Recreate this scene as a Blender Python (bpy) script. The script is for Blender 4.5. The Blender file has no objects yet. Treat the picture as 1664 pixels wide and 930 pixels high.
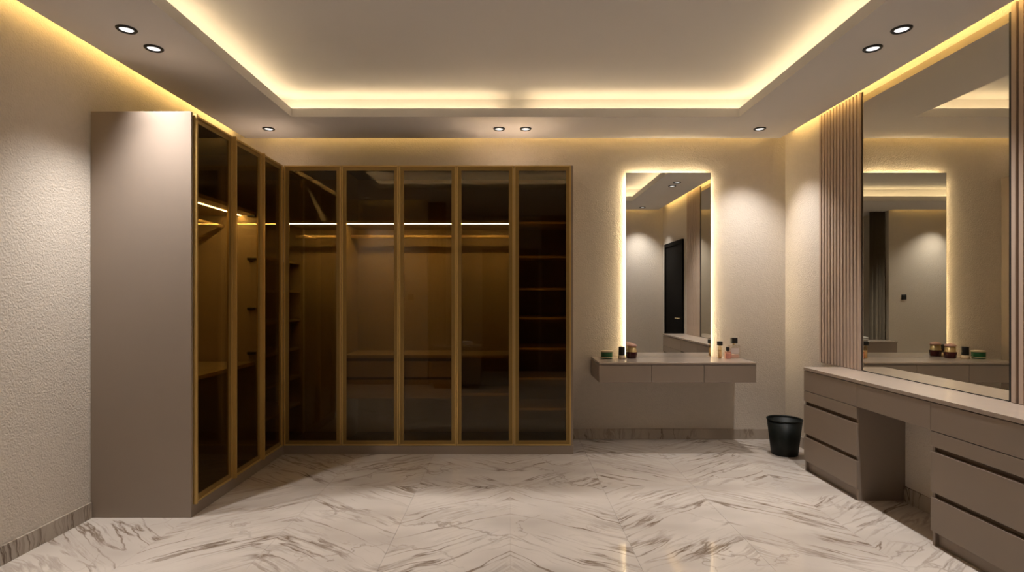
import bpy, bmesh, math, random
from mathutils import Vector, Matrix
random.seed(4)
SC = bpy.context.scene
COL = SC.collection

# ------------------------------------------------------------------ camera, world, exposure
H = 1.32                                   # eye height
cam_d = bpy.data.cameras.new('camera')
cam = bpy.data.objects.new('camera', cam_d); COL.objects.link(cam)
cam.location = (0, 0, H); cam.rotation_euler = (math.radians(90), 0, 0)
cam_d.sensor_width = 36.0; cam_d.lens = 900/1664*36
cam_d.shift_x = 3/1664; cam_d.shift_y = 18/1664
cam_d.clip_start = 0.02
SC.camera = cam
w = bpy.data.worlds.new('night'); SC.world = w; w.use_nodes = True
w.node_tree.nodes['Background'].inputs[0].default_value = (0.02, 0.02, 0.025, 1)
w.node_tree.nodes['Background'].inputs[1].default_value = 0.3
vs = SC.view_settings
vs.view_transform = 'Standard'; vs.look = 'None'; vs.gamma = 1.0; vs.use_curve_mapping = False
vs.exposure = 1.15

SPOT_W = 46.0          # each downlight
COVE = 10.5            # tray cove strip radiance
PERIM = 11.5            # perimeter strips, side walls
PERIM_B = 4.6          # perimeter strips, back and front walls
HALO = 17.0            # strip behind the lit mirror
WARD = 36.0             # wardrobe strips
WARM = (1.0, 0.665, 0.22)
WARM2 = (1.0, 0.79, 0.48)
SPOTC = (1.0, 0.955, 0.92)

# ------------------------------------------------------------------ main dimensions
XL, XR = -2.508, 2.56          # left / right wall faces
YB, YF = 5.154, 0.95           # back wall, front wall (room side faces)
ZS, ZC = 2.772, 2.985          # soffit underside, tray ceiling
TX0, TX1, TY0, TY1 = -1.76, 1.845, 1.88, 4.46   # tray opening
LIP = 2.841
GAP = 0.095
AX, AY = 1.25, -0.6            # half width and back of the entrance alcove

# ------------------------------------------------------------------ materials
def nodes(name):
    m = bpy.data.materials.new(name); m.use_nodes = True
    nt = m.node_tree; b = nt.nodes['Principled BSDF']
    return m, nt, b
def paint(name, col, rough=0.5, metal=0.0, spec=0.5, grain=0.0, gscale=40, bump=0.0, bscale=90):
    m, nt, b = nodes(name)
    b.inputs['Roughness'].default_value = rough
    b.inputs['Metallic'].default_value = metal
    b.inputs['Specular IOR Level'].default_value = spec
    tc = nt.nodes.new('ShaderNodeTexCoord')
    nz = nt.nodes.new('ShaderNodeTexNoise'); nz.inputs['Scale'].default_value = gscale
    nz.inputs['Detail'].default_value = 3
    nt.links.new(tc.outputs['Object'], nz.inputs['Vector'])
    mx = nt.nodes.new('ShaderNodeMix'); mx.data_type = 'RGBA'
    mx.inputs['A'].default_value = (*[c*(1-grain) for c in col], 1)
    mx.inputs['B'].default_value = (*[min(1, c*(1+grain)) for c in col], 1)
    nt.links.new(nz.outputs['Fac'], mx.inputs['Factor'])
    nt.links.new(mx.outputs['Result'], b.inputs['Base Color'])
    if bump:
        n2 = nt.nodes.new('ShaderNodeTexNoise'); n2.inputs['Scale'].default_value = bscale
        n2.inputs['Detail'].default_value = 2; n2.inputs['Roughness'].default_value = 0.55
        nt.links.new(tc.outputs['Object'], n2.inputs['Vector'])
        bp = nt.nodes.new('ShaderNodeBump'); bp.inputs['Strength'].default_value = 1.0
        bp.inputs['Distance'].default_value = bump
        nt.links.new(n2.outputs['Fac'], bp.inputs['Height'])
        nt.links.new(bp.outputs['Normal'], b.inputs['Normal'])
    return m
def emit(name, col, s):
    m, nt, b = nodes(name)
    b.inputs['Base Color'].default_value = (*col, 1)
    b.inputs['Emission Color'].default_value = (*col, 1)
    b.inputs['Emission Strength'].default_value = s
    return m
def mirror_mat(name, col):
    m, nt, b = nodes(name)
    b.inputs['Base Color'].default_value = (*col, 1)
    b.inputs['Metallic'].default_value = 1; b.inputs['Roughness'].default_value = 0.0
    return m
def tinted(name, col, refl=1.0):
    m = bpy.data.materials.new(name); m.use_nodes = True
    nt = m.node_tree; nt.nodes.clear()
    out = nt.nodes.new('ShaderNodeOutputMaterial')
    tr = nt.nodes.new('ShaderNodeBsdfTransparent'); tr.inputs[0].default_value = (*col, 1)
    gl = nt.nodes.new('ShaderNodeBsdfGlossy'); gl.inputs['Roughness'].default_value = 0.0
    gl.inputs['Color'].default_value = (refl, refl*0.93, refl*0.8, 1)
    # Schlick reflectance, the same from both faces of the thin pane
    ge = nt.nodes.new('ShaderNodeNewGeometry')
    dt_ = nt.nodes.new('ShaderNodeVectorMath'); dt_.operation = 'DOT_PRODUCT'
    nt.links.new(ge.outputs['Normal'], dt_.inputs[0]); nt.links.new(ge.outputs['Incoming'], dt_.inputs[1])
    ab = nt.nodes.new('ShaderNodeMath'); ab.operation = 'ABSOLUTE'; nt.links.new(dt_.outputs['Value'], ab.inputs[0])
    om = nt.nodes.new('ShaderNodeMath'); om.operation = 'SUBTRACT'; om.inputs[0].default_value = 1.0; nt.links.new(ab.outputs[0], om.inputs[1])
    pw = nt.nodes.new('ShaderNodeMath'); pw.operation = 'POWER'; nt.links.new(om.outputs[0], pw.inputs[0]); pw.inputs[1].default_value = 5.0
    fr = nt.nodes.new('ShaderNodeMath'); fr.operation = 'MULTIPLY_ADD'; nt.links.new(pw.outputs[0], fr.inputs[0])
    fr.inputs[1].default_value = 0.95; fr.inputs[2].default_value = 0.036
    mx = nt.nodes.new('ShaderNodeMixShader')
    nt.links.new(fr.outputs[0], mx.inputs[0]); nt.links.new(tr.outputs[0], mx.inputs[1])
    nt.links.new(gl.outputs[0], mx.inputs[2]); nt.links.new(mx.outputs[0], out.inputs[0])
    return m
def marble(name, base, vein, rough, uv=True, scale=1.0):
    m, nt, b = nodes(name)
    L = nt.links.new; N = nt.nodes.new
    tc = N('ShaderNodeTexCoord')
    src = tc.outputs['UV' if uv else 'Object']
    # warp
    wn = N('ShaderNodeTexNoise'); wn.inputs['Scale'].default_value = 2.2*scale; wn.inputs['Detail'].default_value = 4
    L(src, wn.inputs['Vector'])
    sub = N('ShaderNodeVectorMath'); sub.operation = 'SUBTRACT'; L(wn.outputs['Color'], sub.inputs[0]); sub.inputs[1].default_value = (.5, .5, .5)
    sc = N('ShaderNodeVectorMath'); sc.operation = 'SCALE'; L(sub.outputs[0], sc.inputs[0]); sc.inputs['Scale'].default_value = 0.13
    add = N('ShaderNodeVectorMath'); add.operation = 'ADD'; L(src, add.inputs[0]); L(sc.outputs[0], add.inputs[1])
    mp = N('ShaderNodeMapping'); mp.inputs['Rotation'].default_value = (0, 0, math.radians(-36)); L(add.outputs[0], mp.inputs['Vector'])
    def veins(sx, sy, width, det, off, src=None):
        st = N('ShaderNodeMapping'); st.inputs['Scale'].default_value = (sx*scale, sy*scale, 1); st.inputs['Location'].default_value = (off, off*.7, off*.3)
        L(src or mp.outputs[0], st.inputs['Vector'])
        nz = N('ShaderNodeTexNoise'); nz.inputs['Scale'].default_value = 1.0; nz.inputs['Detail'].default_value = det
        nz.inputs['Roughness'].default_value = 0.5
        L(st.outputs[0], nz.inputs['Vector'])
        s = N('ShaderNodeMath'); s.operation = 'SUBTRACT'; L(nz.outputs['Fac'], s.inputs[0]); s.inputs[1].default_value = 0.5
        a = N('ShaderNodeMath'); a.operation = 'ABSOLUTE'; L(s.outputs[0], a.inputs[0])
        r = N('ShaderNodeMapRange'); r.inputs['From Min'].default_value = 0; r.inputs['From Max'].default_value = width
        r.inputs['To Min'].default_value = 1; r.inputs['To Max'].default_value = 0; L(a.outputs[0], r.inputs['Value'])
        return r.outputs[0]
    def mask(s, lo, hi, off):
        # where veins are strong does not repeat from tile to tile
        st = N('ShaderNodeMapping'); st.inputs['Location'].default_value = (off, off, 0); st.inputs['Scale'].default_value = (s*scale, 2*s*scale, 1)
        L(tc.outputs['Object'], st.inputs['Vector'])
        nz = N('ShaderNodeTexNoise'); nz.inputs['Scale'].default_value = 1.0; nz.inputs['Detail'].default_value = 2
        L(st.outputs[0], nz.inputs['Vector'])
        r = N('ShaderNodeMapRange'); r.inputs['From Min'].default_value = lo; r.inputs['From Max'].default_value = hi; L(nz.outputs['Fac'], r.inputs['Value'])
        return r.outputs[0]
    def mul(a, c):
        mm = N('ShaderNodeMath'); mm.operation = 'MULTIPLY'; L(a, mm.inputs[0])
        if isinstance(c, float): mm.inputs[1].default_value = c
        else: L(c, mm.inputs[1])
        return mm.outputs[0]
    v1 = mul(veins(0.7, 6.5, 0.024, 6, 3.1), mask(1.3, 0.36, 0.58, 1.7))
    v2 = mul(mul(veins(1.3, 13.0, 0.055, 6, 8.3), mask(1.6, 0.34, 0.66, 6.2)), 0.5)
    v3 = mul(mul(veins(2.4, 2.8, 0.014, 6, 12.9, tc.outputs['Object']), mask(1.0, 0.46, 0.62, 11.0)), 0.6)
    cl = mul(mask(1.6, 0.4, 0.75, 21.0), 0.32)
    def mx_(a, c):
        mm = N('ShaderNodeMath'); mm.operation = 'MAXIMUM'; L(a, mm.inputs[0]); L(c, mm.inputs[1]); return mm.outputs[0]
    f = mx_(mx_(v1, v2), mx_(v3, cl))
    mx = N('ShaderNodeMix'); mx.data_type = 'RGBA'
    mx.inputs['A'].default_value = (*base, 1); mx.inputs['B'].default_value = (*vein, 1)
    L(f, mx.inputs['Factor']); L(mx.outputs['Result'], b.inputs['Base Color'])
    b.inputs['Roughness'].default_value = rough
    b.inputs['Specular IOR Level'].default_value = 0.5
    return m

M = {}
M['plaster'] = paint('plaster', (0.60, 0.535, 0.46), 0.75, spec=0.25, grain=0.05, gscale=30, bump=0.0042, bscale=95)
M['plaster_fine'] = paint('plaster_fine', (0.60, 0.535, 0.46), 0.75, spec=0.25, grain=0.05, gscale=30, bump=0.002, bscale=85)
M['ceiling'] = paint('ceiling_paint', (0.68, 0.65, 0.625), 0.8, spec=0.2, grain=0.02, gscale=3)
M['taupe'] = paint('taupe_lacquer', (0.285, 0.228, 0.184), 0.38, spec=0.4, grain=0.03, gscale=6)
M['taupe_top'] = paint('taupe_worktop', (0.40, 0.325, 0.265), 0.22, spec=0.5, grain=0.05, gscale=12)
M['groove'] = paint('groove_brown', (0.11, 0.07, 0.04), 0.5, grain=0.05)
M['slat'] = paint('slat_taupe', (0.46, 0.35, 0.275), 0.45, grain=0.08, gscale=9)
M['slatback'] = paint('slat_back_brown', (0.03, 0.017, 0.010), 0.6, grain=0.1)
M['bronze'] = paint('bronze_metal', (0.60, 0.40, 0.135), 0.4, metal=0.35, grain=0.06, gscale=4)
M['bronze_dark'] = paint('bronze_metal_dark', (0.30, 0.19, 0.055), 0.42, metal=0.35, grain=0.06, gscale=4)
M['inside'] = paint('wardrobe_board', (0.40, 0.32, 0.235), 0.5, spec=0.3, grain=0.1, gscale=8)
M['edge'] = paint('board_brightened', (0.62, 0.48, 0.34), 0.45, grain=0.04)  # whole shelves: missing light put into a paler board colour
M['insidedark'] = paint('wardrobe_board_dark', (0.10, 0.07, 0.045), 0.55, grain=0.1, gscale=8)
M['glass'] = tinted('bronze_glass', (0.67, 0.56, 0.335), 1.0)
M['rail'] = paint('rail_metal', (0.75, 0.58, 0.33), 0.4, metal=0.3)
M['mirror'] = mirror_mat('mirror_silver', (0.84, 0.84, 0.81))
M['mirror2'] = mirror_mat('mirror_silver_tinted', (0.74, 0.715, 0.63))
M['black'] = paint('black_plastic', (0.012, 0.012, 0.012), 0.4, grain=0.1)
M['binblack'] = paint('bin_plastic', (0.004, 0.006, 0.0045), 0.5, spec=0.3, grain=0.15, gscale=60)
M['darkdoor'] = paint('dark_door', (0.005, 0.004, 0.003), 0.7, spec=0.08, grain=0.2, gscale=5)
M['white_trim'] = paint('white_trim', (0.62, 0.57, 0.5), 0.5)
M['curtain'] = paint('curtain_cloth', (0.27, 0.22, 0.165), 0.9, spec=0.1, grain=0.12, gscale=50)
M['towel'] = paint('towel_white', (0.75, 0.73, 0.7), 0.95, spec=0.05, bump=0.002, bscale=300)
M['marble'] = marble('marble_floor', (0.60, 0.535, 0.475), (0.19, 0.135, 0.095), 0.06)
M['marble_base'] = marble('marble_baseboard', (0.45, 0.385, 0.32), (0.12, 0.08, 0.055), 0.2, uv=False, scale=1.6)
M['grout'] = paint('grout', (0.52, 0.46, 0.40), 0.8, grain=0.1)
M['cove'] = emit('cove_light', WARM2, COVE)
M['perim'] = emit('perimeter_light', WARM, PERIM)
M['perim_b'] = emit('perimeter_light_back', WARM, PERIM_B)
M['halo'] = emit('mirror_light', (1.0, 0.84, 0.55), HALO)
M['wled'] = emit('wardrobe_light', (1.0, 0.80, 0.48), WARD)
M['lens'] = emit('downlight_lens', (1.0, 0.97, 0.95), 0.75)
M['green'] = paint('green_jar', (0.012, 0.10, 0.03), 0.3, grain=0.3, gscale=40)
M['cream'] = paint('cream_lid', (0.62, 0.52, 0.34), 0.4, grain=0.05)
M['burgundy'] = paint('burgundy_glass', (0.045, 0.006, 0.008), 0.15, grain=0.2)
M['pinklid'] = paint('pink_lid', (0.62, 0.36, 0.28), 0.4, grain=0.05)
M['goldlab'] = paint('gold_label', (0.45, 0.32, 0.14), 0.35, metal=0.4, grain=0.2, gscale=60)
M['pinkglass'] = tinted('pink_glass', (0.93, 0.72, 0.68), 1.0)
M['clearglass'] = tinted('clear_glass', (0.95, 0.92, 0.90), 1.0)
M['amberglass'] = tinted('amber_glass', (0.95, 0.86, 0.70), 1.0)
M['pinkliq'] = paint('pink_liquid', (0.86, 0.62, 0.56), 0.2, grain=0.05)
M['peachliq'] = paint('peach_liquid', (0.80, 0.63, 0.45), 0.15, grain=0.05)
M['whitelab'] = paint('white_label', (0.75, 0.66, 0.64), 0.5, grain=0.02)
M['ink'] = paint('label_ink', (0.20, 0.10, 0.09), 0.5)

# ------------------------------------------------------------------ mesh helpers
class MB:
    def __init__(s): s.bm = bmesh.new()
    def box(s, x0, x1, y0, y1, z0, z1, bev=0.0, seg=1):
        b = bmesh.new()
        bmesh.ops.create_cube(b, size=1)
        for v in b.verts:
            v.co = ((x0+x1)/2+v.co.x*(x1-x0), (y0+y1)/2+v.co.y*(y1-y0), (z0+z1)/2+v.co.z*(z1-z0))
        if bev: bmesh.ops.bevel(b, geom=b.edges[:], offset=bev, segments=seg, affect='EDGES', profile=0.5)
        s.merge(b); return s
    def merge(s, b):
        me = bpy.data.meshes.new('t'); b.to_mesh(me); b.free(); s.bm.from_mesh(me); bpy.data.meshes.remove(me)
    def lathe(s, prof, n=32, c=(0, 0, 0), smooth=True):
        b = bmesh.new(); rings = []
        for r, z in prof:
            if r < 1e-6: rings.append([b.verts.new((c[0], c[1], c[2]+z))])
            else: rings.append([b.verts.new((c[0]+r*math.cos(2*math.pi*i/n), c[1]+r*math.sin(2*math.pi*i/n), c[2]+z)) for i in range(n)])
        for a, d in zip(rings, rings[1:]):
            for i in range(n):
                j = (i+1) % n
                if len(a) == 1 and len(d) == 1: continue
                if len(a) == 1: f = b.faces.new((a[0], d[j], d[i]))
                elif len(d) == 1: f = b.faces.new((a[i], a[j], d[0]))
                else: f = b.faces.new((a[i], a[j], d[j], d[i]))
                f.smooth = smooth
        bmesh.ops.recalc_face_normals(b, faces=b.faces[:])
        s.merge(b); return s
    def ring(s, ox0, ox1, oz0, oz1, ix0, ix1, iz0, iz1, y0, y1, axis='y'):
        """rectangular picture-frame prism; axis is the thin direction"""
        def P(a, c, t): return {'y': (a, t, c), 'z': (a, c, t), 'x': (t, a, c)}[axis]
        b = bmesh.new()
        o = [(ox0, oz0), (ox1, oz0), (ox1, oz1), (ox0, oz1)]; i_ = [(ix0, iz0), (ix1, iz0), (ix1, iz1), (ix0, iz1)]
        V = {}
        for t, y in ((0, y0), (1, y1)):
            V['o', t] = [b.verts.new(P(a, c, y)) for a, c in o]; V['i', t] = [b.verts.new(P(a, c, y)) for a, c in i_]
        for k in range(4):
            j = (k+1) % 4
            for t in (0, 1): b.faces.new((V['o', t][k], V['o', t][j], V['i', t][j], V['i', t][k]))
            for q in 'oi': b.faces.new((V[q, 0][k], V[q, 0][j], V[q, 1][j], V[q, 1][k]))
        bmesh.ops.recalc_face_normals(b, faces=b.faces[:])
        s.merge(b); return s
    def tube(s, p, q, r, n=12):
        b = bmesh.new(); p = Vector(p); q = Vector(q); d = q-p
        bmesh.ops.create_cone(b, cap_ends=True, segments=n, radius1=r, radius2=r, depth=d.length)
        rot = d.to_track_quat('Z', 'Y').to_matrix().to_4x4()
        bmesh.ops.transform(b, matrix=Matrix.Translation((p+q)/2) @ rot, verts=b.verts[:])
        for f in b.faces: f.smooth = len(f.verts) == 4
        s.merge(b); return s
    def build(s, name, mat, parent=None, loc=(0, 0, 0), rz=0):
        me = bpy.data.meshes.new(name); s.bm.to_mesh(me); s.bm.free()
        me.materials.append(M[mat] if isinstance(mat, str) else mat)
        o = bpy.data.objects.new(name, me); COL.objects.link(o)
        o.location = loc; o.rotation_euler = (0, 0, rz)
        if parent: o.parent = parent
        return o
def box(name, mat, x0, x1, y0, y1, z0, z1, parent=None, bev=0.0, seg=1, org=None):
    """box given in the coordinates of its parent; origin at its base centre when top level"""
    return MB().box(x0, x1, y0, y1, z0, z1, bev, seg).build(name, mat, parent)
def tag(o, label, cat, group=None):
    o['label'] = label; o['category'] = cat
    if group: o['group'] = group
    return o
def thing(name, label, cat, loc=(0, 0, 0), rz=0, group=None):
    o = bpy.data.objects.new(name, None); COL.objects.link(o)
    o.location = loc; o.rotation_euler = (0, 0, rz); o.empty_display_size = 0.1
    return tag(o, label, cat, group)
def struct(o): o['kind'] = 'structure'; return o
def children(o): return [c for c in bpy.data.objects if c.parent == o]
def dup(root, loc, label=None):
    r = root.copy(); COL.objects.link(r); r.location = loc
    if label: r['label'] = label
    for ch in children(root):
        c = ch.copy(); COL.objects.link(c); c.parent = r
        for g in children(ch):
            d = g.copy(); COL.objects.link(d); d.parent = c
    return r

# ------------------------------------------------------------------ room shell
TH = 0.12
struct(box('wall_left', 'plaster', XL-TH, XL, YF-TH, YB+TH, 0, ZC))
struct(box('wall_right', 'plaster', XR, XR+TH, YF-TH, YB+TH, 0, ZC))
struct(box('wall_back', 'plaster', XL, XR, YB, YB+TH, 0, ZC))
struct(MB().box(XL, -AX, YF-TH, YF, 0, ZC).box(AX, XR, YF-TH, YF, 0, ZC).build('wall_front', 'plaster'))
struct(box('wall_alcove_left', 'plaster', -AX-TH, -AX, AY, YF-TH, 0, ZC))
struct(box('wall_alcove_right', 'plaster', AX, AX+TH, AY, YF-TH, 0, ZC))
struct(box('wall_alcove_back', 'plaster', -AX-TH, AX+TH, AY-TH, AY, 0, ZC))

ceil = struct(MB().box(XL-TH, XR+TH, YF-TH, YB+TH, ZC, ZC+0.1).box(-AX-TH, AX+TH, AY-TH, YF-TH, ZC, ZC+0.1).build('ceiling', 'ceiling'))
CW = 0.20
mb = MB()
mb.ring(XL+GAP, XR-GAP, YF+GAP, YB-GAP, TX0-CW, TX1+CW, TY0-CW, TY1+CW, ZS, ZC, axis='z')
mb.ring(TX0-CW, TX1+CW, TY0-CW, TY1+CW, TX0, TX1, TY0, TY1, ZS, LIP, axis='z')
mb.box(-AX, AX, AY, YF+GAP, ZS, ZC)
mb.build('soffit', 'ceiling', ceil)
# light strips lying on the ledge of the tray (the back run has a short break in its middle)
def strip(x0, x1, y0, y1, z0=LIP, z1=LIP+0.006, mat='cove'):
    return box('led_strip', mat, x0, x1, y0, y1, z0, z1, ceil)
E = 0.115
strip(TX0-E-.012, TX0-E, TY0-E, TY1+E); strip(TX1+E, TX1+E+.012, TY0-E, TY1+E)
strip(TX0-E, -0.06, TY1+E, TY1+E+.012); strip(0.14, TX1+E, TY1+E, TY1+E+.012)
strip(TX0-E, TX1+E, TY0-E-.012, TY0-E)
# light strips in the shadow gap round the outer edge of the soffit
P0, P1 = 2.845, 2.860
strip(XL+GAP-.006, XL+GAP, 1.2, 5.0, P0, P1, 'perim'); strip(XR-GAP, XR-GAP+.006, 1.2, 5.0, P0, P1, 'perim')
strip(-2.3, 2.4, YB-GAP, YB-GAP+.006, P0, P1, 'perim_b')
strip(-2.3, -1.3, YF+GAP-.006, YF+GAP, P0, P1, 'perim_b'); strip(1.3, 2.4, YF+GAP-.006, YF+GAP, P0, P1, 'perim_b')

# floor: bookmatched marble tiles, each a thin slab on a screed
floor = struct(MB().box(XL-TH, XR+TH, YF-TH, YB+TH, -0.1, -0.009).box(-AX-TH, AX+TH, AY-TH, YF-TH, -0.1, -0.009).build('floor', 'grout'))
TW, TL, JT = 0.64, 1.28, 0.0004
def tile(x0, x1, y0, y1, i, j, ox, oy):
    me = bpy.data.meshes.new('tile')
    g = JT; c = 0.0005
    a = [(x0+g, y0+g), (x1-g, y0+g), (x1-g, y1-g), (x0+g, y1-g)]
    t = [(x0+g+c, y0+g+c), (x1-g-c, y0+g+c), (x1-g-c, y1-g-c), (x0+g+c, y1-g-c)]
    vs_ = [(x, y, -0.009) for x, y in a]+[(x, y, -c) for x, y in a]+[(x, y, 0.0) for x, y in t]
    fs = [(3, 2, 1, 0), (8, 9, 10, 11)]
    for k in range(4):
        l = (k+1) % 4; fs += [(k, l, l+4, k+4), (k+4, l+4, l+8, k+8)]
    me.from_pydata(vs_, [], fs)
    uv = me.uv_layers.new(name='UVMap')
    r = random.Random((((i+1)//2)*31+((j)//2)*17)*7+5)
    du, dv = r.uniform(-40, 40), r.uniform(-40, 40)
    for lp in me.loops:
        x, y, z = vs_[lp.vertex_index]
        u = (x-ox) if i % 2 == 0 else TW-(x-ox)
        v = (y-oy) if j % 2 == 0 else TL-(y-oy)
        uv.data[lp.index].uv = (u+du, v+dv)
    me.materials.append(M['marble'])
    o = bpy.data.objects.new('tile', me); COL.objects.link(o); o.parent = floor
for i in range(-4, 5):
    for j in range(-4, 1):
        ox, oy = i*TW, 3.86+j*TL
        x0, x1, y0, y1 = max(ox, XL), min(ox+TW, XR), oy, min(oy+TL, YB)
        if x1 <= x0+0.01: continue
        lo = YF if (x0 < -AX or x1 > AX) else AY
        if y1 <= lo: continue
        tile(x0, x1, max(y0, lo), y1, i, j, ox, oy)

# skirting
def base(name, x0, x1, y0, y1): return struct(box(name, 'marble_base', x0, x1, y0, y1, 0.0, 0.095, bev=0.001))
B = 0.013
base('baseboard_left', XL, XL+B, YF, 3.305)
base('baseboard_back', 0.535, XR, YB-B, YB)
struct(MB().box(XR-B, XR, 4.236, YB-B, 0, .095).box(XR-B, XR, 2.959, 3.585, 0, .095).build('baseboard_right', 'marble_base'))
struct(MB().box(XL+B, -AX, YF, YF+B, 0, .095).box(AX, XR, YF, YF+B, 0, .095).build('baseboard_front', 'marble_base'))

# ------------------------------------------------------------------ downlights
def downlight(x, y, label, group=None, tilt=0):
    t = thing('downlight', label, 'light', (x, y, ZS), 0, group)
    MB().lathe([(0.034, -0.001), (0.034, -0.006), (0.039, -0.010), (0.047, -0.009), (0.051, -0.004), (0.051, 0.0), (0.034, 0.0)], 32).build('trim_ring', 'black', t)
    MB().lathe([(0.0, -0.0045), (0.02, -0.0045), (0.0335, -0.003), (0.0335, -0.0005)], 32).build('lens', 'lens', t)
    l = bpy.data.lights.new('downlight_beam', 'SPOT'); l.energy = SPOT_W; l.color = SPOTC
    l.spot_size = math.radians(92); l.spot_blend = 1.0; l.shadow_soft_size = 0.018
    o = bpy.data.objects.new('downlight_beam', l); COL.objects.link(o); o.parent = t; o.location = (0, 0, -0.03)
    o.rotation_euler = (0, math.radians(tilt), 0)                      # adjustable lamp, aimed slightly inwards
    return t
downlight(-2.076, 2.997, 'round black-rimmed downlight, nearer of the pair over the left wall', tilt=-6)
downlight(-2.076, 3.227, 'round black-rimmed downlight, farther of the pair over the left wall', tilt=-6)
downlight(2.118, 2.997, 'round black-rimmed downlight, nearer of the pair by the tall right mirror', tilt=6)
downlight(2.112, 3.227, 'round black-rimmed downlight, farther of the pair by the tall right mirror', tilt=6)
downlight(-2.08, 4.77, 'small downlight in the far left ceiling corner over the wardrobe corner')
downlight(-0.095, 4.77, 'small downlight, left one of the middle pair above the glass wardrobe')
downlight(0.133, 4.77, 'small downlight, right one of the middle pair above the glass wardrobe')
downlight(2.15, 4.77, 'small downlight in the far right ceiling corner beside the slatted panel')
for x, q, a in ((-2.08, 'leftmost', -10), (0.02, 'middle', 0), (2.14, 'rightmost', 0)):
    downlight(x, 1.28, q+' of the three downlights over the entrance, seen only in the mirrors', 'downlights over the entrance', a)

# ------------------------------------------------------------------ wardrobes
DZ0, DZ1 = 0.072, 2.425
YD = 4.65                      # front plane of the back run
XD = -1.905                    # front plane of the left run
def door(parent, w_, loc, rz, handle=False):
    """framed glass door; local x along the width, local -y outwards"""
    g = 0.002; h = DZ1-DZ0
    m = MB()
    m.ring(g, w_-g, 0, h, g+.011, w_-g-.011, .011, h-.011, -0.022, 0.0)
    d = m.build('door', 'bronze', parent, (loc[0], loc[1], DZ0), rz)
    MB().ring(g+.011, w_-g-.011, .011, h-.011, g+.040, w_-g-.040, .040, h-.040, -0.012, 0.0).build('inner_frame', 'bronze_dark', d)
    MB().box(g+.036, w_-g-.036, -0.010, -0.005, .036, h-.036).build('glass_pane', 'glass', d)
    if handle:
        MB().box(g, g+.016, -0.040, -0.0215, 0, h).build('door_handle', 'bronze', d)
    return d
wl = thing('wardrobe', 'left wardrobe with plain taupe end panel and three bronze glass doors', 'wardrobe', (-2.2, 3.31, 0))
def lp(name, mat, x0, x1, y0, y1, z0, z1, bev=0.0, par=None):      # a part of the left run in world numbers
    return MB().box(x0+2.2, x1+2.2, y0-3.31, y1-3.31, z0, z1, bev).build(name, mat, par or wl)
lp('end_panel', 'taupe', XL+.002, XD, 3.309, 3.329, 0, DZ1+.005, .0015)
lp('plinth', 'taupe', XD-.02, XD-.002, 3.329, YD, 0, DZ0-.002)
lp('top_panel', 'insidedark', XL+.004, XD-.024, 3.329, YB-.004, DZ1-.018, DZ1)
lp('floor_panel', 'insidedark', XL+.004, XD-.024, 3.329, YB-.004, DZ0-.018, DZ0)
lp('back_panel', 'inside', XL+.004, XL+.016, 3.329, YB-.016, DZ0, DZ1-.018)
lp('rear_panel', 'inside', XL+.016, XD-.024, YB-.016, YB-.004, DZ0, DZ1-.018)
lp('shelf', 'inside', XL+.016, XD-.04, 3.329, 4.24, 1.945, 1.970)
lp('led_strip', 'wled', -2.068, -2.056, 3.34, 4.235, 1.942, 1.9445)
lp('partition', 'inside', XL+.016, XD-.03, 4.245, 4.263, DZ0, DZ1-.018)
for z in (1.93, 1.60, 1.22, .88):
    lp('hinge', 'black', XD-.10, XD-.036, 4.215, 4.245, z, z+.022, .004)
rl = MB().tube((-2.2+2.2, 3.335-3.31, 1.86), (-2.2+2.2, 4.24-3.31, 1.86), .013).build('hanging_rail', 'rail', wl)
lp('lower_shelf', 'inside', XL+.016, XD-.05, 3.329, 4.245, .80, .825)
for z in (1.62, 1.36, 1.10, .84, .58, .33):
    lp('shelf', 'inside', XL+.016, XD-.04, 4.263, YB-.02, z, z+.02)
for a, b in ((3.331, 3.81), (3.81, 4.25), (4.25, 4.646)):
    door(wl, b-a, (XD-.0+2.2-.022, a-3.31), math.radians(90), True)

wb = thing('wardrobe', 'long back wardrobe of five bronze glass doors beside the floating shelf', 'wardrobe', (-0.69, 4.9, 0))
def bp_(name, mat, x0, x1, y0, y1, z0, z1, bev=0.0, par=None):
    return MB().box(x0+.69, x1+.69, y0-4.9, y1-4.9, z0, z1, bev).build(name, mat, par or wb)
EDG = [-1.903+.4835*i for i in range(6)]; EDG[5] = 0.5125
XE = EDG[5]
YI = YD+.035                   # front of the interior boards
bp_('plinth', 'taupe', XD+.002, XE+.018, YD, YD+.02, 0, DZ0-.003)
bp_('end_panel', 'taupe', XE, XE+.018, YD+.0205, YB-.001, 0, DZ1+.005, .001)
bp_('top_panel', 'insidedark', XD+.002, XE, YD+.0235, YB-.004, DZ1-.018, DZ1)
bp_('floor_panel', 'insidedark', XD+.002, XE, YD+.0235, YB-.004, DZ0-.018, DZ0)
bp_('back_panel', 'inside', XD+.002, XE, YB-.016, YB-.004, DZ0, DZ1-.018)
for x in (EDG[1], EDG[3], EDG[4]):
    bp_('partition', 'inside', x-.009, x+.009, YI, YB-.016, DZ0, DZ1-.018)
bays = [(XD+.004, EDG[1]-.009), (EDG[1]+.009, EDG[3]-.009), (EDG[3]+.009, EDG[4]-.009)]
for a, b in bays:
    bp_('shelf', 'inside', a, b, YI+.03, YB-.016, 1.945, 1.970)
    bp_('led_strip', 'wled', a+.005, b-.005, YI+.031, YI+.043, 1.9425, 1.9445)
    MB().tube((a+.69, 4.92-4.9, 1.857), (b+.69, 4.92-4.9, 1.857), .014).build('hanging_rail', 'rail', wb)
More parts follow.
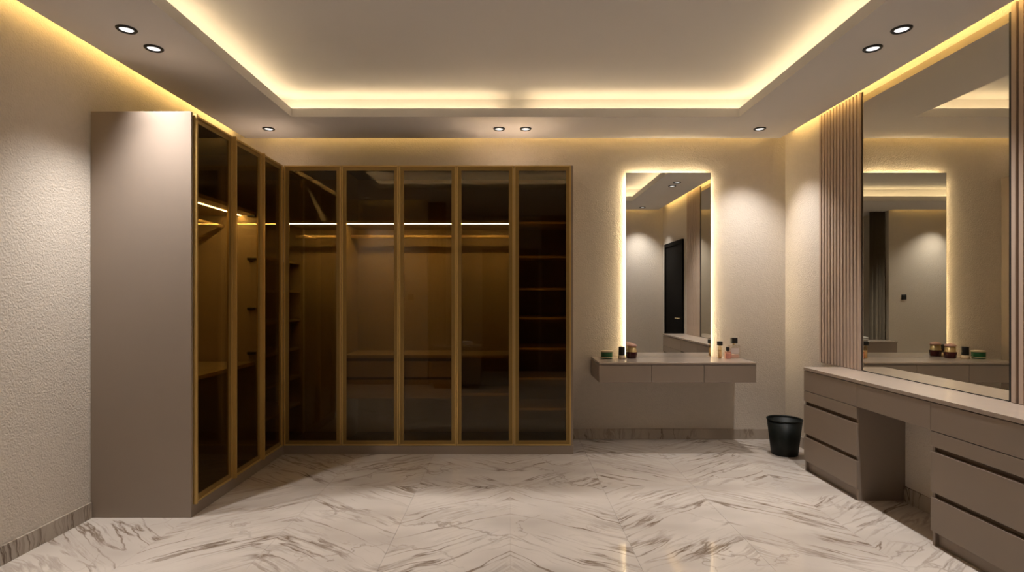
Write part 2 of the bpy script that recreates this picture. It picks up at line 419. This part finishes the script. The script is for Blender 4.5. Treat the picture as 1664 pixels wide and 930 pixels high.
# hanging drawer box in the double bay
a, b = bays[1]
bp_('drawer_top', 'inside', a, b, YI+.03, YB-.016, .80, .826)
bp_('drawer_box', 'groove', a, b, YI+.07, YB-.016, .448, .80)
mid = (a+b)/2
for x0, x1 in ((a+.006, mid-.006), (mid+.006, b-.006)):
    bp_('drawer', 'inside', x0, x1, YI+.05, YI+.068, .635, .770, .001)
    bp_('drawer', 'inside', x0, x1, YI+.05, YI+.068, .452, .612, .001)
a, b = bays[2]
bp_('shelf', 'inside', a, b, YI+.05, YB-.016, .80, .822)
bp_('shelf', 'edge', a, b, YI+.05, YB-.016, .475, .497)
for z in (1.945, 1.655, 1.38, 1.13, .87, .615, .355):
    bp_('shelf', 'edge', EDG[4]+.009, XE, YI+.03, YB-.016, z, z+.018)  # paler board colour stands in for light the end bay lacks
for k in range(5):
    door(wb, EDG[k+1]-EDG[k], (EDG[k]+.69, YD+.022-4.9), 0)

# ------------------------------------------------------------------ floating shelf with drawers and the lit mirror
VX0, VX1, VY0 = 0.756, 2.092, 4.70
fv = thing('floating_vanity', 'taupe floating vanity with three drawers under the lit mirror', 'vanity', ((VX0+VX1)/2, VY0, .594))
def fp(name, mat, x0, x1, y0, y1, z0, z1, bev=0.0):
    return MB().box(x0-(VX0+VX1)/2, x1-(VX0+VX1)/2, y0-VY0, y1-VY0, z0-.594, z1-.594, bev).build(name, mat, fv)
fp('countertop', 'taupe_top', VX0, VX1, VY0, YB-.001, .747, .765, .0015)
fp('body', 'taupe', VX0, VX1, VY0+.022, YB-.001, .594, .743)
wd = (VX1-VX0)/3
for k in range(3):
    fp('drawer', 'taupe', VX0+k*wd+.0015, VX0+(k+1)*wd-.0015, VY0+.003, VY0+.0215, .594, .741, .001)

MX0, MX1, MZ0, MZ1 = 1.069, 1.854, .7655, 2.469
mm = thing('backlit_mirror', 'tall frameless backlit mirror glowing above the floating vanity', 'mirror', ((MX0+MX1)/2, YB, MZ0))
cx = (MX0+MX1)/2
MB().box(MX0-cx, MX1-cx, -.036, -.031, 0, MZ1-MZ0).build('mirror_pane', 'mirror', mm)
MB().ring(MX0-cx-.001, MX1-cx+.001, 0, MZ1-MZ0+.001, MX0-cx, MX1-cx, 0.001, MZ1-MZ0, -.0365, -.0305).build('mirror_edge', 'groove', mm)
MB().box(MX0-cx+.045, MX1-cx-.045, -.0305, -.001, .02, MZ1-MZ0-.045).build('backing_box', 'white_trim', mm)
hz = MZ1-MZ0
for q in ((MX0-cx+.030, MX0-cx+.040, .02, hz-.04), (MX1-cx-.040, MX1-cx-.030, .02, hz-.04), (MX0-cx+.04, MX1-cx-.04, hz-.040, hz-.030)):
    MB().box(q[0], q[1], -.024, -.012, q[2], q[3]).build('led_strip', 'halo', mm)

# ------------------------------------------------------------------ toiletries on the floating vanity
ZT = .765
o = thing('cream_jar', 'squat green jar with pale lid at the left end of the floating vanity', 'jar', (0.872, 5.0, ZT))
MB().lathe([(0, 0), (.050, 0), (.053, .004), (.053, .058), (.050, .060), (0, .060)], 32).build('jar_body', 'green', o)
MB().lathe([(.0505, .0605), (.055, .0605), (.055, .070), (.052, .073), (0, .073), (0, .061)], 32).build('jar_lid', 'cream', o)
MB().lathe([(.0535, .010), (.0535, .017)], 32).build('jar_band', 'cream', o)
o = thing('nail_bottle', 'small glass bottle with big black cap beside the green jar', 'bottle', (1.004, 4.985, ZT))
MB().lathe([(0, 0), (.031, 0), (.034, .004), (.033, .022), (.026, .032), (0, .032)], 24).build('bottle_body', 'peachliq', o)
MB().lathe([(.025, .0325), (.028, .034), (.028, .106), (.026, .108), (0, .108), (0, .033)], 24).build('bottle_cap', 'black', o)
o = thing('balm_jar', 'burgundy jar with cream upper half and pink lid against the mirror', 'jar', (1.103, 5.03, ZT))
MB().lathe([(0, 0), (.040, 0), (.044, .004), (.050, .056), (.048, .058), (0, .058)], 32).build('jar_body', 'burgundy', o)
MB().lathe([(.046, .0585), (.043, .062), (.041, .108), (0, .108), (0, .0585)], 32).build('jar_collar', 'goldlab', o)
MB().lathe([(.0, .1085), (.046, .1085), (.046, .118), (.038, .126), (.020, .132), (.008, .136), (0, .137)], 32).build('jar_lid', 'pinklid', o)
o = thing('perfume_bottle', 'slim amber perfume bottle with black cap next to the mirror edge', 'bottle', (1.893, 5.0, ZT))
MB().lathe([(0, 0), (.014, 0), (.016, .003), (.016, .100), (.010, .110), (.008, .118), (0, .118)], 20).build('bottle_glass', 'amberglass', o)
MB().lathe([(0, .004), (.0135, .004), (.0135, .075), (0, .075)], 20).build('liquid', 'peachliq', o)
MB().box(-.020, .020, -.020, .020, .1185, .156, .003).build('bottle_cap', 'black', o)
o = thing('perfume_bottle', 'small pink perfume bottle with black cap between two taller bottles', 'bottle', (1.953, 4.97, ZT))
MB().box(-.026, .026, -.015, .015, 0, .066, .005, 2).build('bottle_glass', 'pinkglass', o)
MB().box(-.021, .021, -.011, .011, .005, .052, .003).build('liquid', 'pinkliq', o)
MB().lathe([(0, .0665), (.008, .0665), (.008, .074), (.015, .0745), (.015, .106), (.013, .108), (0, .108)], 20).build('bottle_cap', 'black', o)
o = thing('perfume_bottle', 'largest square clear perfume bottle with pinkish juice and black cap', 'bottle', (2.025, 5.01, ZT))
MB().box(-.050, .050, -.020, .020, 0, .122, .006, 2).build('bottle_glass', 'clearglass', o)
MB().box(-.043, .043, -.014, .014, .006, .036, .003).build('liquid', 'pinkliq', o)
MB().box(-.036, .036, -.0215, -.0203, .045, .095).build('paper_label', 'whitelab', o)
MB().lathe([(0, .1225), (.011, .1225), (.011, .138), (0, .138)], 20).build('bottle_neck', 'rail', o)
MB().box(-.026, .026, -.020, .020, .1385, .188, .003).build('bottle_cap', 'black', o)

# ------------------------------------------------------------------ right wall: dressing table, slatted panels, tall mirror
RX = 2.244                                  # drawer fronts
Y0, Y1, Y2, Y3 = 4.234, 3.587, 2.957, 2.10  # far end, knee hole, knee hole, near end
dt = thing('dressing_table', 'long taupe dressing table with knee hole below the tall right mirror', 'vanity', (2.4, 3.2, 0))
def dp(name, mat, x0, x1, y0, y1, z0, z1, bev=0.0):
    return MB().box(x0-2.4, x1-2.4, y0-3.2, y1-3.2, z0, z1, bev).build(name, mat, dt)
dp('countertop', 'taupe_top', RX-.002, XR-.001, Y3, Y0, .763, .785, .0015)
for a, b in ((Y1, Y0), (Y3, Y2)):
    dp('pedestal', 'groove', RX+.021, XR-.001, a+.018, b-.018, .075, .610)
    dp('side_panel', 'taupe', RX+.012, XR-.001, a, a+.0178, .0, .610)
    dp('side_panel', 'taupe', RX+.012, XR-.001, b-.0178, b, .0, .610)
    dp('plinth', 'taupe', RX+.03, RX+.048, a+.018, b-.018, 0, .0745)
    dp('fascia', 'taupe', RX, RX+.020, a+.001, b-.001, .528, .606, .001)
    dp('drawer', 'taupe', RX, RX+.020, a+.001, b-.001, .284, .500, .0012)
    dp('drawer', 'taupe', RX, RX+.020, a+.001, b-.001, .076, .257, .0012)
dp('drawer_carcass', 'taupe', RX+.021, XR-.001, Y3, Y0, .6105, .760)
for a, b in ((Y1, Y0), (Y2, Y1), (Y3, Y2)):
    dp('drawer', 'taupe', RX, RX+.020, a+.001, b-.001, .610, .758, .0012)

def slat_panel(ya, yb, label):
    t = thing('slatted_panel', label, 'wall panel', (XR, (ya+yb)/2, .7865))
    n = 13; p = (yb-ya)/n
    MB().box(-.008, -.001, -(yb-ya)/2, (yb-ya)/2, 0, 2.02).build('backing', 'slatback', t)
    s0 = MB().box(-.025, -.0085, -p*.31, p*.31, 0, 2.02, .002).build('slat', 'slat', t)
    for k in range(n):
        o = s0 if k == 0 else s0.copy()
        if k: COL.objects.link(o); o.parent = t
        o.location = (0, -(yb-ya)/2+p*(k+.5), 0)
slat_panel(4.012, 4.553, 'vertical taupe slatted panel between the back corner and tall mirror')
slat_panel(2.27, 2.812, 'vertical taupe slatted panel at the right edge, nearer than the mirror')
tm = thing('wall_mirror', 'tall wall mirror rising from the dressing table to the ceiling', 'mirror', (XR, 3.412, .7865))
hw = 1.194/2; hm = ZS-.7865
MB().box(-.010, -.004, -hw+.012, hw-.002, .004, hm).build('mirror_pane', 'mirror2', tm)
MB().box(-.0105, -.001, hw-.0015, hw, 0, hm).box(-.014, -.001, -hw, -hw+.012, 0, hm).box(-.012, -.001, -hw+.012, hw-.0015, 0, .0035).build('mirror_frame', 'black', tm)

# ------------------------------------------------------------------ waste bin
wbn = thing('waste_bin', 'black plastic waste bin on the marble beside the dressing table', 'bin', (2.308, 4.66, 0))
MB().lathe([(0, 0), (.100, 0), (.104, .004), (.136, .285), (.133, .285), (.101, .008), (0, .008)], 40).build('bucket', 'binblack', wbn)
MB().lathe([(.1325, .2855), (.136, .2855), (.140, .289), (.141, .296), (.138, .300), (.1325, .297), (.1325, .2855)], 40).build('rim', 'binblack', wbn)

# ------------------------------------------------------------------ what the mirrors show: front part of the room
d1 = struct(MB().box(-.018, -.004, 1.20, 2.02, .0, 2.12).build('door_1', 'darkdoor', None, (XR, 0, 0)))
MB().box(-.03, -.001, 1.14, 1.1995, 0, 2.18).box(-.03, -.001, 2.0205, 2.08, 0, 2.18).box(-.03, -.001, 1.1995, 2.0205, 2.1205, 2.18).build('door_frame', 'darkdoor', d1)
MB().tube((-.055, 1.95, 1.0), (-.018, 1.95, 1.0), .008).tube((-.055, 1.83, 1.0), (-.055, 1.955, 1.0), .008).build('door_handle', 'rail', d1)
d2 = struct(MB().box(-.44, .44, .004, .03, 0, 2.12).build('door_2', 'darkdoor', None, (0, AY, 0)))
MB().box(-.5, -.4405, .001, .04, 0, 2.18).box(.4405, .5, .001, .04, 0, 2.18).box(-.4405, .4405, .001, .04, 2.1205, 2.18).build('door_frame', 'darkdoor', d2)
def curtain(x0, x1, y, ztop, label, n=6, amp=.03):
    b = bmesh.new(); cols = []
    N_ = n*10
    for k in range(N_+1):
        t = k/N_; x = (t-.5)*(x1-x0); yy = amp*math.sin(t*n*2*math.pi)+amp*.3*math.sin(t*n*3.3+1)
        cols.append((b.verts.new((x, yy, 0)), b.verts.new((x, yy*.8, ztop))))
    for p, q in zip(cols, cols[1:]): f = b.faces.new((p[0], q[0], q[1], p[1])); f.smooth = True
    r = bmesh.ops.solidify(b, geom=b.faces[:], thickness=.003)
    m = MB(); m.merge(b)
    o = m.build('curtain', 'curtain', None, ((x0+x1)/2, y, .01))
    return tag(o, label, 'curtain')
curtain(-1.235, -.98, .86, 2.755, 'gathered taupe curtain at the left jamb of the entrance, seen in the mirror', 4, .03)
curtain(.56, 1.22, AY+.09, 2.755, 'taupe curtain in the entrance alcove, reflected in the dark glass', 8, .035)
sw = tag(MB().box(-.043, .043, .0005, .010, -.043, .043, .003).build('light_switch', 'black', None, (-1.50, YF, 1.32)), 'small black light switch on the front wall, seen in the mirror', 'switch')
MB().box(-.030, .030, .0102, .014, -.030, .030, .002).build('rocker', 'black', sw)
dr = thing('low_dresser', 'low taupe dresser beside the entrance, seen only in the mirrors', 'dresser', (-.77, 1.17, 0))
MB().box(-.35, .35, -.18, .18, .585, .61, .002).build('dresser_top', 'taupe_top', dr)
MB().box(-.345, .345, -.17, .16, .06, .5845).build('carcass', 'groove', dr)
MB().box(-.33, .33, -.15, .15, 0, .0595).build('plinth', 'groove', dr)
for k in range(2): MB().box(-.343, .343, .1605, .176, .33-k*.26, .58-k*.26, .001).build('drawer', 'taupe', dr)
tag(MB().box(-.09, .09, -.07, .07, 0, .03, .014, 3).box(-.085, .085, -.068, .066, .0305, .06, .014, 3).build('folded_towel', 'towel', None, (-.64, 1.17, .6105)), 'folded white towel lying on the low dresser', 'towel')
